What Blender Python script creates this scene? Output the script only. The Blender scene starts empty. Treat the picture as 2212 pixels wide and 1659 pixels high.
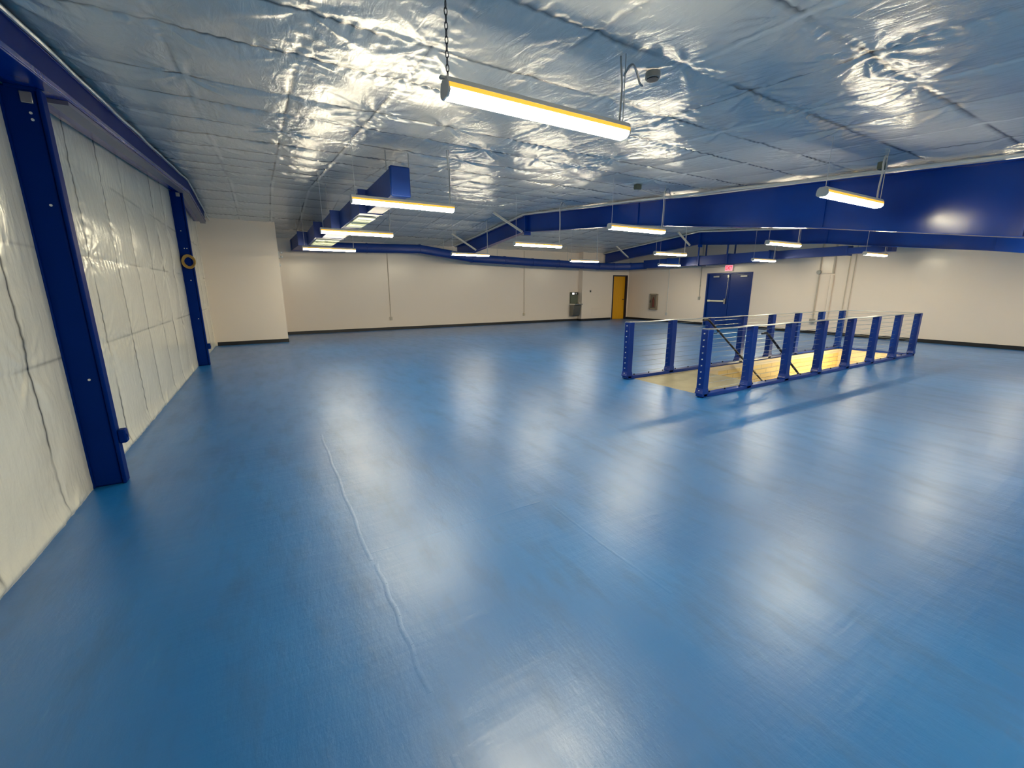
import bpy, bmesh, math, random
import numpy as np
from mathutils import Vector, Matrix

random.seed(7)
rng = np.random.default_rng(11)
S = bpy.context.scene
COL = S.collection
PI = math.pi

# ------------------------------------------------------------------ camera
YAW, PITCH, ROLL, FPX, CAMH = math.radians(29.96), math.radians(12.775), math.radians(-0.148), 906.3, 1.52
fwd = Vector((math.sin(YAW)*math.cos(PITCH), math.cos(YAW)*math.cos(PITCH), -math.sin(PITCH)))
rgt0 = Vector((math.cos(YAW), -math.sin(YAW), 0)); up0 = rgt0.cross(fwd)
rgt = rgt0*math.cos(ROLL) + up0*math.sin(ROLL); up = -rgt0*math.sin(ROLL) + up0*math.cos(ROLL)
cd = bpy.data.cameras.new('camera'); cam = bpy.data.objects.new('camera', cd); COL.objects.link(cam)
cam.matrix_world = Matrix(((rgt.x, up.x, -fwd.x, 0), (rgt.y, up.y, -fwd.y, 0), (rgt.z, up.z, -fwd.z, CAMH), (0, 0, 0, 1)))
cd.sensor_fit = 'HORIZONTAL'; cd.sensor_width = 36.0; cd.lens = FPX/2212*36; cd.clip_start = 0.05; cd.clip_end = 100
S.camera = cam

# ------------------------------------------------------------------ world and exposure
w = bpy.data.worlds.new('world'); S.world = w; w.use_nodes = True
w.node_tree.nodes['Background'].inputs[0].default_value = (0.6, 0.7, 0.85, 1)
w.node_tree.nodes['Background'].inputs[1].default_value = 0.02
S.view_settings.view_transform = 'Standard'; S.view_settings.look = 'None'
S.view_settings.gamma = 1.0; S.view_settings.use_curve_mapping = False
S.view_settings.exposure = 2.2
LAMP = 21.0                       # strength of the fixtures' lenses
LAMPC = (1.0, 0.89, 0.63)
S.cycles.use_denoising = True
S.cycles.use_adaptive_sampling = True; S.cycles.adaptive_threshold = 0.1
S.cycles.max_bounces = 5; S.cycles.diffuse_bounces = 4; S.cycles.glossy_bounces = 3
S.cycles.transmission_bounces = 3; S.cycles.caustics_reflective = False; S.cycles.caustics_refractive = False
S.cycles.sample_clamp_indirect = 4.0

# ------------------------------------------------------------------ room sizes
XL, XR, YB, YBR, YF = -1.33, 16.1, 16.35, 16.05, -4.0
RIDGE, ZR, SL = 10.8, 3.63, 0.0833
def roof(Y): return ZR - SL*abs(Y-RIDGE)

# ------------------------------------------------------------------ materials
def mat(name, col, rough=0.5, metal=0.0, spec=0.5, coat=0.0, coatr=0.1, noise=None, bump=None, rvar=0.0, emit=None, es=0.0):
    """noise=(scale, amount): value variation; bump=(scale, strength, dist)"""
    m = bpy.data.materials.new(name); m.use_nodes = True; nt = m.node_tree; b = nt.nodes['Principled BSDF']
    I = b.inputs
    I['Base Color'].default_value = (*col, 1); I['Roughness'].default_value = rough; I['Metallic'].default_value = metal
    I['Specular IOR Level'].default_value = spec; I['Coat Weight'].default_value = coat; I['Coat Roughness'].default_value = coatr
    tc = nt.nodes.new('ShaderNodeTexCoord')
    if noise:
        n = nt.nodes.new('ShaderNodeTexNoise'); n.inputs['Scale'].default_value = noise[0]; n.inputs['Detail'].default_value = 5
        nt.links.new(tc.outputs['Object'], n.inputs['Vector'])
        r = nt.nodes.new('ShaderNodeMapRange'); r.inputs['To Min'].default_value = 1-noise[1]; r.inputs['To Max'].default_value = 1+noise[1]
        nt.links.new(n.outputs[0], r.inputs['Value'])
        h = nt.nodes.new('ShaderNodeVectorMath'); h.operation = 'SCALE'; h.inputs[0].default_value = col
        nt.links.new(r.outputs[0], h.inputs['Scale']); nt.links.new(h.outputs[0], I['Base Color'])
        if rvar:
            r2 = nt.nodes.new('ShaderNodeMapRange'); r2.inputs['To Min'].default_value = rough-rvar; r2.inputs['To Max'].default_value = rough+rvar
            nt.links.new(n.outputs[0], r2.inputs['Value']); nt.links.new(r2.outputs[0], I['Roughness'])
    if bump:
        n = nt.nodes.new('ShaderNodeTexNoise'); n.inputs['Scale'].default_value = bump[0]; n.inputs['Detail'].default_value = 6
        nt.links.new(tc.outputs['Object'], n.inputs['Vector'])
        bp = nt.nodes.new('ShaderNodeBump'); bp.inputs['Strength'].default_value = bump[1]; bp.inputs['Distance'].default_value = bump[2]
        nt.links.new(n.outputs[0], bp.inputs['Height']); nt.links.new(bp.outputs[0], I['Normal'])
    if emit:
        I['Emission Color'].default_value = (*emit, 1); I['Emission Strength'].default_value = es
    return m

BLUE = mat('blue_steel_paint', (0.0, 0.036, 0.28), 0.2, spec=0.36, noise=(3.0, 0.18), bump=(4.0, 0.08, 0.02))
COLP = mat('blue_column_paint', (0.0, 0.02, 0.17), 0.45, spec=0.05, noise=(3.0, 0.15))
BLUEP = mat('blue_post_paint', (0.0, 0.032, 0.26), 0.3, spec=0.4, noise=(6.0, 0.12))
DUCTM = mat('blue_duct_paint', (0.004, 0.035, 0.22), 0.42, spec=0.4, noise=(2.0, 0.2), bump=(8.0, 0.1, 0.02))
NAVY = mat('dark_navy_paint', (0.004, 0.006, 0.03), 0.35)
DOORB = mat('blue_door_paint', (0.0, 0.032, 0.22), 0.3, noise=(2.0, 0.1))
WALLM = mat('cream_wall_paint', (0.90, 0.78, 0.66), 0.27, spec=0.62, noise=(0.6, 0.02), bump=(60.0, 0.05, 0.003))
PIPEM = mat('conduit_paint', (0.60, 0.52, 0.41), 0.4)
BASEM = mat('black_vinyl_base', (0.008, 0.009, 0.012), 0.4)
WHITE = mat('white_enamel', (0.62, 0.62, 0.60), 0.35)
GREYM = mat('galvanised_steel', (0.42, 0.43, 0.43), 0.35, metal=0.8, noise=(20, 0.15))
BRIGHT = mat('bright_screw', (0.8, 0.8, 0.78), 0.3, metal=0.3)
CHROME = mat('stainless_steel', (0.62, 0.62, 0.60), 0.25, metal=1.0, noise=(8, 0.1))
RAILCAP = mat('brushed_rail_cap', (0.55, 0.56, 0.56), 0.3, metal=0.7)
WIRE = mat('steel_cable', (0.5, 0.55, 0.6), 0.3, metal=0.8)
DARK = mat('dark_metal', (0.012, 0.013, 0.018), 0.3)
BRACE = mat('cream_brace_paint', (0.62, 0.6, 0.52), 0.45)
LENS = mat('lit_lens', (0.9, 0.9, 0.88), 0.4, emit=LAMPC, es=LAMP)
EDGE = mat('edge_glow', (0.7, 0.45, 0.1), 0.4, emit=(1.0, 0.42, 0.03), es=0.26)  # housing lip lit orange by the lens, put in as a weak glow
DIFF = mat('diffuser_white', (0.8, 0.84, 0.62), 0.4, noise=(30, 0.04))
PLY = mat('plywood_landing', (0.30, 0.27, 0.18), 0.55, noise=(2.2, 0.5), bump=(12, 0.2, 0.01))
GREYW = mat('grey_liner', (0.17, 0.17, 0.23), 0.4, noise=(4, 0.1))
LID = mat('plastic_grey', (0.35, 0.34, 0.3), 0.4)
GREENB = mat('olive_box_paint', (0.12, 0.14, 0.10), 0.5)
CORD = mat('coiled_cable', (0.42, 0.26, 0.06), 0.4, noise=(40, 0.3))
TAN = mat('cabinet_bronze', (0.22, 0.17, 0.12), 0.4, noise=(20, 0.15))
REDM = mat('extinguisher_red', (0.12, 0.02, 0.015), 0.3)
EMRED = mat('red_letters', (0.8, 0.02, 0.05), 0.5, emit=(1.0, 0.01, 0.03), es=0.22)
EMPNK = mat('sign_face', (0.8, 0.5, 0.5), 0.5, emit=(1.0, 0.2, 0.27), es=0.3)
EMW = mat('lamp_face', (0.9, 0.9, 0.9), 0.3, emit=(1.0, 0.97, 0.9), es=3.0)
PANIC = mat('cream_push_pad', (0.9, 0.84, 0.62), 0.3)
ENAMEL = mat('enamel_black', (0.02, 0.02, 0.02), 0.3)

def wood_mat():
    m = bpy.data.materials.new('yellow_oak_veneer'); m.use_nodes = True; nt = m.node_tree; b = nt.nodes['Principled BSDF']
    tc = nt.nodes.new('ShaderNodeTexCoord'); mp = nt.nodes.new('ShaderNodeMapping'); mp.inputs['Scale'].default_value = (14, 14, 1.4)
    n = nt.nodes.new('ShaderNodeTexNoise'); n.inputs['Scale'].default_value = 2.0; n.inputs['Detail'].default_value = 6
    cr = nt.nodes.new('ShaderNodeValToRGB'); cr.color_ramp.elements[0].color = (0.74, 0.34, 0.006, 1); cr.color_ramp.elements[1].color = (0.90, 0.46, 0.016, 1)
    nt.links.new(tc.outputs['Object'], mp.inputs[0]); nt.links.new(mp.outputs[0], n.inputs['Vector']); nt.links.new(n.outputs[0], cr.inputs[0])
    nt.links.new(cr.outputs[0], b.inputs['Base Color']); b.inputs['Roughness'].default_value = 0.4
    return m
WOOD = wood_mat()

def floor_mat():
    m = bpy.data.materials.new('blue_floor_paint'); m.use_nodes = True; nt = m.node_tree; b = nt.nodes['Principled BSDF']; L = nt.links.new; N = nt.nodes.new
    tc = N('ShaderNodeTexCoord')
    def noise(sc, scale, det=5, rough=0.55):
        mp = N('ShaderNodeMapping'); mp.inputs['Scale'].default_value = sc; L(tc.outputs['Object'], mp.inputs[0])
        n = N('ShaderNodeTexNoise'); n.inputs['Scale'].default_value = scale; n.inputs['Detail'].default_value = det; n.inputs['Roughness'].default_value = rough
        L(mp.outputs[0], n.inputs['Vector']); return n.outputs[0]
    def rng_(v, a, b_, c, d):
        r = N('ShaderNodeMapRange'); r.inputs['From Min'].default_value = a; r.inputs['From Max'].default_value = b_
        r.inputs['To Min'].default_value = c; r.inputs['To Max'].default_value = d; L(v, r.inputs['Value']); return r.outputs[0]
    big = noise((1, 0.7, 1), 0.7, 4); streak = noise((3.2, 0.9, 1), 1.7, 7, 0.62); fine = noise((9, 6, 1), 1.5, 7, 0.7)
    scuff = noise((12, 1.8, 1), 1.2, 9, 0.75); gate = noise((1, 1, 1), 1.3, 3)
    mx = N('ShaderNodeMix'); mx.data_type = 'RGBA'
    mx.inputs[6].default_value = (0.0, 0.112, 0.37, 1); mx.inputs[7].default_value = (0.006, 0.168, 0.50, 1)
    L(rng_(big, 0.3, 0.7, 0, 1), mx.inputs[0])
    m2 = N('ShaderNodeMix'); m2.data_type = 'RGBA'; m2.inputs[7].default_value = (0.003, 0.09, 0.26, 1)
    L(rng_(streak, 0.50, 0.72, 0, 0.6), m2.inputs[0]); L(mx.outputs[2], m2.inputs[6])
    # pale scuffs
    mu = N('ShaderNodeMath'); mu.operation = 'MULTIPLY'; L(rng_(scuff, 0.60, 0.76, 0, 0.55), mu.inputs[0]); L(rng_(gate, 0.45, 0.62, 0, 1), mu.inputs[1])
    m3 = N('ShaderNodeMix'); m3.data_type = 'RGBA'; m3.inputs[7].default_value = (0.10, 0.32, 0.55, 1)
    L(mu.outputs[0], m3.inputs[0]); L(m2.outputs[2], m3.inputs[6]); L(m3.outputs[2], b.inputs['Base Color'])
    L(rng_(streak, 0.3, 0.7, 0.34, 0.45), b.inputs['Roughness'])
    b.inputs['Specular IOR Level'].default_value = 1.0
    b.inputs['Coat Weight'].default_value = 0.35; b.inputs['Coat Roughness'].default_value = 0.3
    ad = N('ShaderNodeMath'); ad.operation = 'ADD'; L(streak, ad.inputs[0])
    f2 = N('ShaderNodeMath'); f2.operation = 'MULTIPLY'; f2.inputs[1].default_value = 0.35; L(fine, f2.inputs[0]); L(f2.outputs[0], ad.inputs[1])
    wv = noise((1.2, 9, 1), 1.2, 4); w2 = N('ShaderNodeMath'); w2.operation = 'MULTIPLY'; w2.inputs[1].default_value = 0.8; L(wv, w2.inputs[0])
    ad2 = N('ShaderNodeMath'); ad2.operation = 'ADD'; L(ad.outputs[0], ad2.inputs[0]); L(w2.outputs[0], ad2.inputs[1])
    bp = N('ShaderNodeBump'); bp.inputs['Strength'].default_value = 0.35; bp.inputs['Distance'].default_value = 0.012
    L(ad2.outputs[0], bp.inputs['Height']); L(bp.outputs[0], b.inputs['Normal'])
    return m
FLOOR = floor_mat()

def film_mat(name, col, rough, metal, seam, bumpd, stretch=(2.2, 0.6, 1)):
    m = bpy.data.materials.new(name); m.use_nodes = True; nt = m.node_tree; b = nt.nodes['Principled BSDF']; L = nt.links.new; N = nt.nodes.new
    b.inputs['Roughness'].default_value = rough; b.inputs['Metallic'].default_value = metal; b.inputs['Specular IOR Level'].default_value = 0.75
    at = N('ShaderNodeAttribute'); at.attribute_name = 'seam'
    n = N('ShaderNodeTexNoise'); n.inputs['Scale'].default_value = 1.2; n.inputs['Detail'].default_value = 4
    tc = N('ShaderNodeTexCoord'); L(tc.outputs['Object'], n.inputs['Vector'])
    r = N('ShaderNodeMapRange'); r.inputs['To Min'].default_value = 0.9; r.inputs['To Max'].default_value = 1.1; L(n.outputs[0], r.inputs['Value'])
    h = N('ShaderNodeVectorMath'); h.operation = 'SCALE'; h.inputs[0].default_value = col; L(r.outputs[0], h.inputs['Scale'])
    mx = N('ShaderNodeMix'); mx.data_type = 'RGBA'; mx.inputs[7].default_value = (*seam, 1); L(at.outputs['Fac'], mx.inputs[0]); L(h.outputs[0], mx.inputs[6])
    a2 = N('ShaderNodeAttribute'); a2.attribute_name = 'strap'
    m4 = N('ShaderNodeMix'); m4.data_type = 'RGBA'; m4.inputs[7].default_value = (0.85, 0.85, 0.8, 1); L(a2.outputs['Fac'], m4.inputs[0]); L(mx.outputs[2], m4.inputs[6])
    L(m4.outputs[2], b.inputs['Base Color'])
    n2 = N('ShaderNodeTexNoise'); n2.inputs['Scale'].default_value = 26; n2.inputs['Detail'].default_value = 5; L(tc.outputs['Object'], n2.inputs['Vector'])
    n3 = N('ShaderNodeTexNoise'); n3.inputs['Scale'].default_value = 7; n3.inputs['Detail'].default_value = 6; n3.inputs['Distortion'].default_value = 0.8
    mp3 = N('ShaderNodeMapping'); mp3.inputs['Scale'].default_value = stretch; L(tc.outputs['Object'], mp3.inputs[0]); L(mp3.outputs[0], n3.inputs['Vector'])
    a = N('ShaderNodeMath'); a.operation = 'MULTIPLY_ADD'; a.inputs[1].default_value = 0.3; L(n2.outputs[0], a.inputs[0]); L(n3.outputs[0], a.inputs[2])
    bp = N('ShaderNodeBump'); bp.inputs['Strength'].default_value = 0.55; bp.inputs['Distance'].default_value = bumpd
    L(a.outputs[0], bp.inputs['Height']); L(bp.outputs[0], b.inputs['Normal'])
    return m
CEILM = film_mat('ceiling_insulation_film', (0.70, 0.71, 0.68), 0.22, 0.12, (0.02, 0.03, 0.04), 0.010)
WALLF = film_mat('wall_insulation_film', (0.90, 0.86, 0.72), 0.25, 0.08, (0.04, 0.04, 0.035), 0.009, (1, 2.0, 0.7))

def block_mat():
    m = bpy.data.materials.new('painted_block'); m.use_nodes = True; nt = m.node_tree; b = nt.nodes['Principled BSDF']; L = nt.links.new; N = nt.nodes.new
    tc = N('ShaderNodeTexCoord'); mp = N('ShaderNodeMapping'); mp.inputs['Rotation'].default_value = (PI/2, 0, 0)
    br = N('ShaderNodeTexBrick'); br.inputs['Color1'].default_value = (0.74, 0.56, 0.24, 1); br.inputs['Color2'].default_value = (0.68, 0.5, 0.2, 1)
    br.inputs['Mortar'].default_value = (0.36, 0.25, 0.11, 1); br.inputs['Scale'].default_value = 1.0
    br.inputs['Mortar Size'].default_value = 0.006; br.inputs['Brick Width'].default_value = 0.4; br.inputs['Row Height'].default_value = 0.1
    L(tc.outputs['Object'], mp.inputs[0]); L(mp.outputs[0], br.inputs['Vector']); L(br.outputs[0], b.inputs['Base Color']); b.inputs['Roughness'].default_value = 0.55
    return m
BLOCK = block_mat()
STAIRW = mat('stairwell_plaster', (0.66, 0.55, 0.40), 0.5, noise=(3, 0.1))

# ------------------------------------------------------------------ mesh builder
class MB:
    def __init__(s): s.v = []; s.f = []
    def add(s, vs, fs):
        o = len(s.v); s.v += [tuple(p) for p in vs]; s.f += [tuple(i+o for i in f) for f in fs]; return s
    def box(s, a, b):
        x0, y0, z0 = [min(p, q) for p, q in zip(a, b)]; x1, y1, z1 = [max(p, q) for p, q in zip(a, b)]
        return s.add([(x0,y0,z0),(x1,y0,z0),(x1,y1,z0),(x0,y1,z0),(x0,y0,z1),(x1,y0,z1),(x1,y1,z1),(x0,y1,z1)],
                     [(0,3,2,1),(4,5,6,7),(0,1,5,4),(1,2,6,5),(2,3,7,6),(3,0,4,7)])
    def cyl(s, p, q, r, n=12, r2=None, cap=True):
        p = Vector(p); q = Vector(q); d = (q-p).normalized(); a = d.orthogonal().normalized(); b = d.cross(a)
        r2 = r if r2 is None else r2; vs = []
        for c, rr in ((p, r), (q, r2)):
            for i in range(n):
                t = 2*PI*i/n; vs.append(c + a*math.cos(t)*rr + b*math.sin(t)*rr)
        fs = [(i, (i+1) % n, n+(i+1) % n, n+i) for i in range(n)]
        if cap: fs += [tuple(reversed(range(n))), tuple(range(n, 2*n))]
        return s.add(vs, fs)
    def tube(s, pts, r, n=8, closed=False):
        pts = [Vector(p) for p in pts]; m = len(pts); vs = []; pa = None
        for i, p in enumerate(pts):
            if closed: d = pts[(i+1) % m]-pts[i-1]
            else: d = pts[min(i+1, m-1)]-pts[max(i-1, 0)]
            d.normalize()
            a = d.orthogonal().normalized() if pa is None else (pa - d*pa.dot(d)).normalized()
            pa = a; b = d.cross(a)
            for k in range(n):
                t = 2*PI*k/n; vs.append(p + a*math.cos(t)*r + b*math.sin(t)*r)
        fs = []
        for i in range(m if closed else m-1):
            j = (i+1) % m
            for k in range(n): fs.append((i*n+k, i*n+(k+1) % n, j*n+(k+1) % n, j*n+k))
        if not closed: fs += [tuple(reversed(range(n))), tuple((m-1)*n+k for k in range(n))]
        return s.add(vs, fs)
    def loft(s, rings, cap=True):
        n = len(rings[0]); vs = [p for r in rings for p in r]; fs = []
        for i in range(len(rings)-1):
            for k in range(n): fs.append((i*n+k, i*n+(k+1) % n, (i+1)*n+(k+1) % n, (i+1)*n+k))
        if cap: fs += [tuple(reversed(range(n))), tuple((len(rings)-1)*n+k for k in range(n))]
        return s.add(vs, fs)
    def bar(s, p, q, wd, h, side=Vector((0, 1, 0))):
        """rectangular bar from p to q, width wd along side, height h across"""
        p = Vector(p); q = Vector(q); d = (q-p).normalized(); a = (side - d*side.dot(d)).normalized(); b = d.cross(a)
        return s.loft([[c+a*wd/2+b*h/2, c-a*wd/2+b*h/2, c-a*wd/2-b*h/2, c+a*wd/2-b*h/2] for c in (p, q)])
    def sphere(s, c, r, n=12, sc=(1, 1, 1)):
        c = Vector(c); rings = []
        for i in range(1, n//2):
            t = PI*i/(n//2)
            rings.append([c+Vector((r*math.sin(t)*math.cos(2*PI*k/n)*sc[0], r*math.sin(t)*math.sin(2*PI*k/n)*sc[1], r*math.cos(t)*sc[2])) for k in range(n)])
        return s.loft(rings)
    def build(s, name, m, parent=None, bevel=0.0, smooth=False, seg=2):
        off = Vector((0, 0, 0)); p = parent
        while p is not None: off += p.location; p = p.parent
        me = bpy.data.meshes.new(name)
        me.from_pydata([tuple(Vector(v)-off) for v in s.v], [], s.f); me.materials.append(m)
        bm = bmesh.new(); bm.from_mesh(me); bmesh.ops.recalc_face_normals(bm, faces=bm.faces); bm.to_mesh(me); bm.free()
        o = bpy.data.objects.new(name, me); COL.objects.link(o)
        if parent is not None: o.parent = parent
        if smooth:
            for pl in me.polygons: pl.use_smooth = True
            me.set_sharp_from_angle(angle=math.radians(40))
        if bevel:
            bv = o.modifiers.new('bevel', 'BEVEL'); bv.width = bevel; bv.segments = seg; bv.limit_method = 'ANGLE'; bv.angle_limit = math.radians(40)
            bv.harden_normals = False
            for pl in me.polygons: pl.use_smooth = True
            me.set_sharp_from_angle(angle=math.radians(40))
        return o
def box(a, b): return MB().box(a, b)
def thing(name, label, cat, loc=(0, 0, 0), group=None):
    o = bpy.data.objects.new(name, None); COL.objects.link(o); o.location = loc; o.empty_display_size = 0.1
    return tag(o, label, cat, group)
def tag(o, label, cat, group=None):
    o['label'] = label; o['category'] = cat
    if group: o['group'] = group
    return o
def single(name, mb, m, label, cat, loc, group=None, **k):
    """a thing that is one mesh, with its origin at loc"""
    mb.v = [tuple(Vector(v)-Vector(loc)) for v in mb.v]
    o = mb.build(name, m, None, **k); o.location = loc
    return tag(o, label, cat, group)
def struct(name, mb, m, **k):
    o = mb.build(name, m, None, **k); o['kind'] = 'structure'; return o

# ------------------------------------------------------------------ smooth noise for the film surfaces
def vnoise(x, y, seed):
    r = np.random.default_rng(seed); T = r.random((256, 256))
    xi = np.floor(x).astype(int); yi = np.floor(y).astype(int); fx = x-xi; fy = y-yi
    fx = fx*fx*(3-2*fx); fy = fy*fy*(3-2*fy)
    a = T[xi % 256, yi % 256]; b = T[(xi+1) % 256, yi % 256]; c = T[xi % 256, (yi+1) % 256]; d = T[(xi+1) % 256, (yi+1) % 256]
    return (a*(1-fx)+b*fx)*(1-fy) + (c*(1-fx)+d*fx)*fy - 0.5
def grid_mesh(name, P, seam, m, strap=None):
    nx, ny = P.shape[:2]
    idx = np.arange(nx*ny).reshape(nx, ny)
    q = np.stack([idx[:-1, :-1], idx[1:, :-1], idx[1:, 1:], idx[:-1, 1:]], -1).reshape(-1, 4)
    me = bpy.data.meshes.new(name); me.vertices.add(nx*ny); me.vertices.foreach_set('co', P.reshape(-1).astype(np.float32))
    me.loops.add(q.size); me.loops.foreach_set('vertex_index', q.reshape(-1).astype(np.int32))
    me.polygons.add(len(q)); me.polygons.foreach_set('loop_start', np.arange(0, q.size, 4, dtype=np.int32))
    me.polygons.foreach_set('loop_total', np.full(len(q), 4, dtype=np.int32))
    me.update(calc_edges=True); me.validate()
    me.polygons.foreach_set('use_smooth', np.ones(len(q), dtype=bool))
    at = me.attributes.new('seam', 'FLOAT', 'POINT'); at.data.foreach_set('value', seam.reshape(-1).astype(np.float32))
    if strap is not None:
        at = me.attributes.new('strap', 'FLOAT', 'POINT'); at.data.foreach_set('value', strap.reshape(-1).astype(np.float32))
    me.materials.append(m); o = bpy.data.objects.new(name, me); COL.objects.link(o); o['kind'] = 'structure'
    return o
def quilt(U, V, us, vs, seed, amp=0.045, node=0.02, fine=1.0):
    """sagging cloth between lines us and vs; returns sag (>0 towards the room) and a seam mask"""
    r = np.random.default_rng(seed)
    def frac(A, ls):
        ls = np.array(ls); i = np.clip(np.searchsorted(ls, A)-1, 0, len(ls)-2); t = (A-ls[i])/(ls[i+1]-ls[i])
        d = np.minimum(np.abs(A-ls[i]), np.abs(ls[i+1]-A)); return i, np.clip(t, 0, 1), d
    wob = 0.004*vnoise(U*2.2, V*2.2, seed+5)*2
    iu, tu, du = frac(U+wob, us); iv, tv, dv = frac(V+wob, vs)
    A = amp*(0.45+1.1*r.random((len(us), len(vs))))[iu, iv]
    h = A*(np.sin(PI*tu)**0.55)*(np.sin(PI*tv)**0.55)
    # puckers running square to each line
    ku = (0.5+0.8*r.random((len(us)+1, len(vs)+1)))
    nu = np.sin(V*2*PI*9 + 5*vnoise(U*3, V*3, seed+1)*2)*np.exp(-dv*0)*np.exp(-du/0.10)*0.0030*ku[iu, iv]*fine
    nv = np.sin(U*2*PI*10 + 6*vnoise(U*3, V*3, seed+2)*2)*np.exp(-dv/0.11)*0.0045*ku[iu, iv]*fine
    h = h + nu*(vnoise(U*1.5, V*1.5, seed+8)+0.6) + nv*(vnoise(U*1.7, V*1.7, seed+9)+0.5)*1.4
    # star folds at the pinned crossings
    lu = np.array(us); lv = np.array(vs)
    ju = np.argmin(np.abs(U[..., None]-lu[None, None, :]), -1); jv = np.argmin(np.abs(V[..., None]-lv[None, None, :]), -1)
    cu = lu[ju]; cv = lv[jv]; dx = U-cu; dy = V-cv; rr = np.hypot(dx, dy); th = np.arctan2(dy, dx)
    ph = (r.random((len(us), len(vs)))*6.28)[ju, jv]; k = (5+np.floor(r.random((len(us), len(vs)))*5))[ju, jv]
    kk = (r.random((len(us), len(vs)))**1.5*1.6)[ju, jv]
    kk = np.where(kk > 0.3, kk, 0.12); w1 = k*th+ph+0.5*vnoise(U*3, V*3, seed+3)
    fold = np.maximum(0, np.sin(w1))**3 + 0.6*np.maximum(0, np.sin(w1*1.62+1.0))**4
    h = h + node*0.85*kk*(fold-0.35)*np.clip(rr/0.16, 0, 1)*np.exp(-(rr/0.33)**2)
    h = h - node*0.6*np.exp(-(rr/0.05)**2)
    # loose diagonal folds
    g = vnoise((U+V)*4.5+3*vnoise(U, V, seed+4), (U-V)*0.9, seed+6)
    h = h + 0.006*fine*g*np.clip(vnoise(U*0.6, V*0.6, seed+7)*3+0.4, 0, 1.4)*np.minimum(1, np.minimum(du, dv)/0.1)
    h = h + 0.0022*fine*vnoise(U*12, V*12, seed+12)
    return h, du, dv

# ================================================================== CEILING
us = [-1.33, -1.06, -0.35, 0.37, 1.07, 1.78, 2.49, 3.23, 3.94, 4.64, 5.35, 6.06, 6.75, 7.46] + [7.46+0.71*i for i in range(1, 13)]
vs = [-4.4+0.72*i for i in range(8)] + [1.40, 2.11, 2.84, 3.46, 4.36, 4.96, 5.70, 6.40, 7.12, 7.84, 8.56, 9.28, 10.0, 10.8, 11.5, 12.2, 12.9, 13.6, 14.3, 15.0, 15.7, 16.5]
gx = np.concatenate([np.arange(XL-0.02, 7.0, 0.022), np.arange(7.0, XR+0.06, 0.06)])
gy = np.concatenate([np.arange(YF, 0.6, 0.12), np.arange(0.6, 6.0, 0.022), np.arange(6.0, YB+0.05, 0.045)])
U, V = np.meshgrid(gx, gy, indexing='ij')
h, du, dv = quilt(U, V, us, vs, 3, amp=0.018, node=0.016, fine=1.0)
rz = ZR - SL*np.sqrt((V-RIDGE)**2+0.02)
gate = np.clip(vnoise(U*2.1, V*0.7, 21)*4+1.3, 0.25, 1)
seam = 1.0*np.exp(-(dv/0.013)**2)*gate + 0.75*np.exp(-(du/0.009)**2)*np.clip(vnoise(U, V*2, 23)*4+0.9, 0.15, 1)
Z = rz + 0.0 - h + 0.01
strap = np.zeros_like(U)
for k_, xs_ in enumerate((-0.35, 0.37, 1.07, 2.49, 3.94, 5.35)):
    strap = np.maximum(strap, (np.abs(U-xs_-0.030) < 0.022)*np.clip(vnoise(V*1.3+k_*9, U*0, 61)*6+1.4, 0.2, 1)*0.9)
Z -= 0.004*strap
grid_mesh('ceiling', np.stack([U, V, Z], -1), seam, CEILM, strap)

# ================================================================== LEFT WALL (insulation film)
ws = [-4.0, -3.1, -2.25, -1.4, -0.5, 0.35, 1.2, 2.05, 2.9, 3.745, 4.5, 5.33, 6.18, 7.0, 7.9, 8.7, 9.55, 10.4, 11.3, 12.15, 13.0, 13.85, 14.7]
hs = [-0.05, 1.04, 1.81, 2.6, 3.75]
gy2 = np.concatenate([np.arange(YF, 2.2, 0.1), np.arange(2.2, 6.6, 0.018), np.arange(6.6, 14.12, 0.03)]); gz2 = np.arange(0, 3.70, 0.016)
Yg, Zg = np.meshgrid(gy2, gz2, indexing='ij')
h, du, dv = quilt(Yg, Zg, ws, hs, 40, amp=0.013, node=0.008, fine=0.7)
h += 0.03*np.exp(-(Zg/0.10)**2)*np.clip(Zg/0.03, 0.3, 1)*(0.8+0.4*vnoise(Yg*2.5, Zg*0, 44)) + 0.007*np.sin(Zg*2*PI*1.3+9*vnoise(Yg*1.7, Zg*0.6, 46))*vnoise(Yg*2, Zg, 47)
seam = 1.0*np.exp(-(du/0.013)**2)*np.clip(vnoise(Yg*1.0, Zg*2.4, 51)*5+1.6, 0, 1)*np.clip(Zg/0.12, 0, 1) + 0.45*np.exp(-(dv/0.010)**2)*np.clip(vnoise(Yg*1.6, Zg*3, 52)*5+0.8, 0, 1)
for yc_ in (4.2, 10.45): h *= 1-0.95*np.exp(-((Yg-yc_)/0.16)**2)
Zc = np.minimum(Zg, roof(0)*0 + ZR - SL*np.abs(Yg-RIDGE) + 0.03)
grid_mesh('wall_left', np.stack([XL+np.maximum(h, -0.01), Yg, Zc], -1), seam, WALLF)

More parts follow.
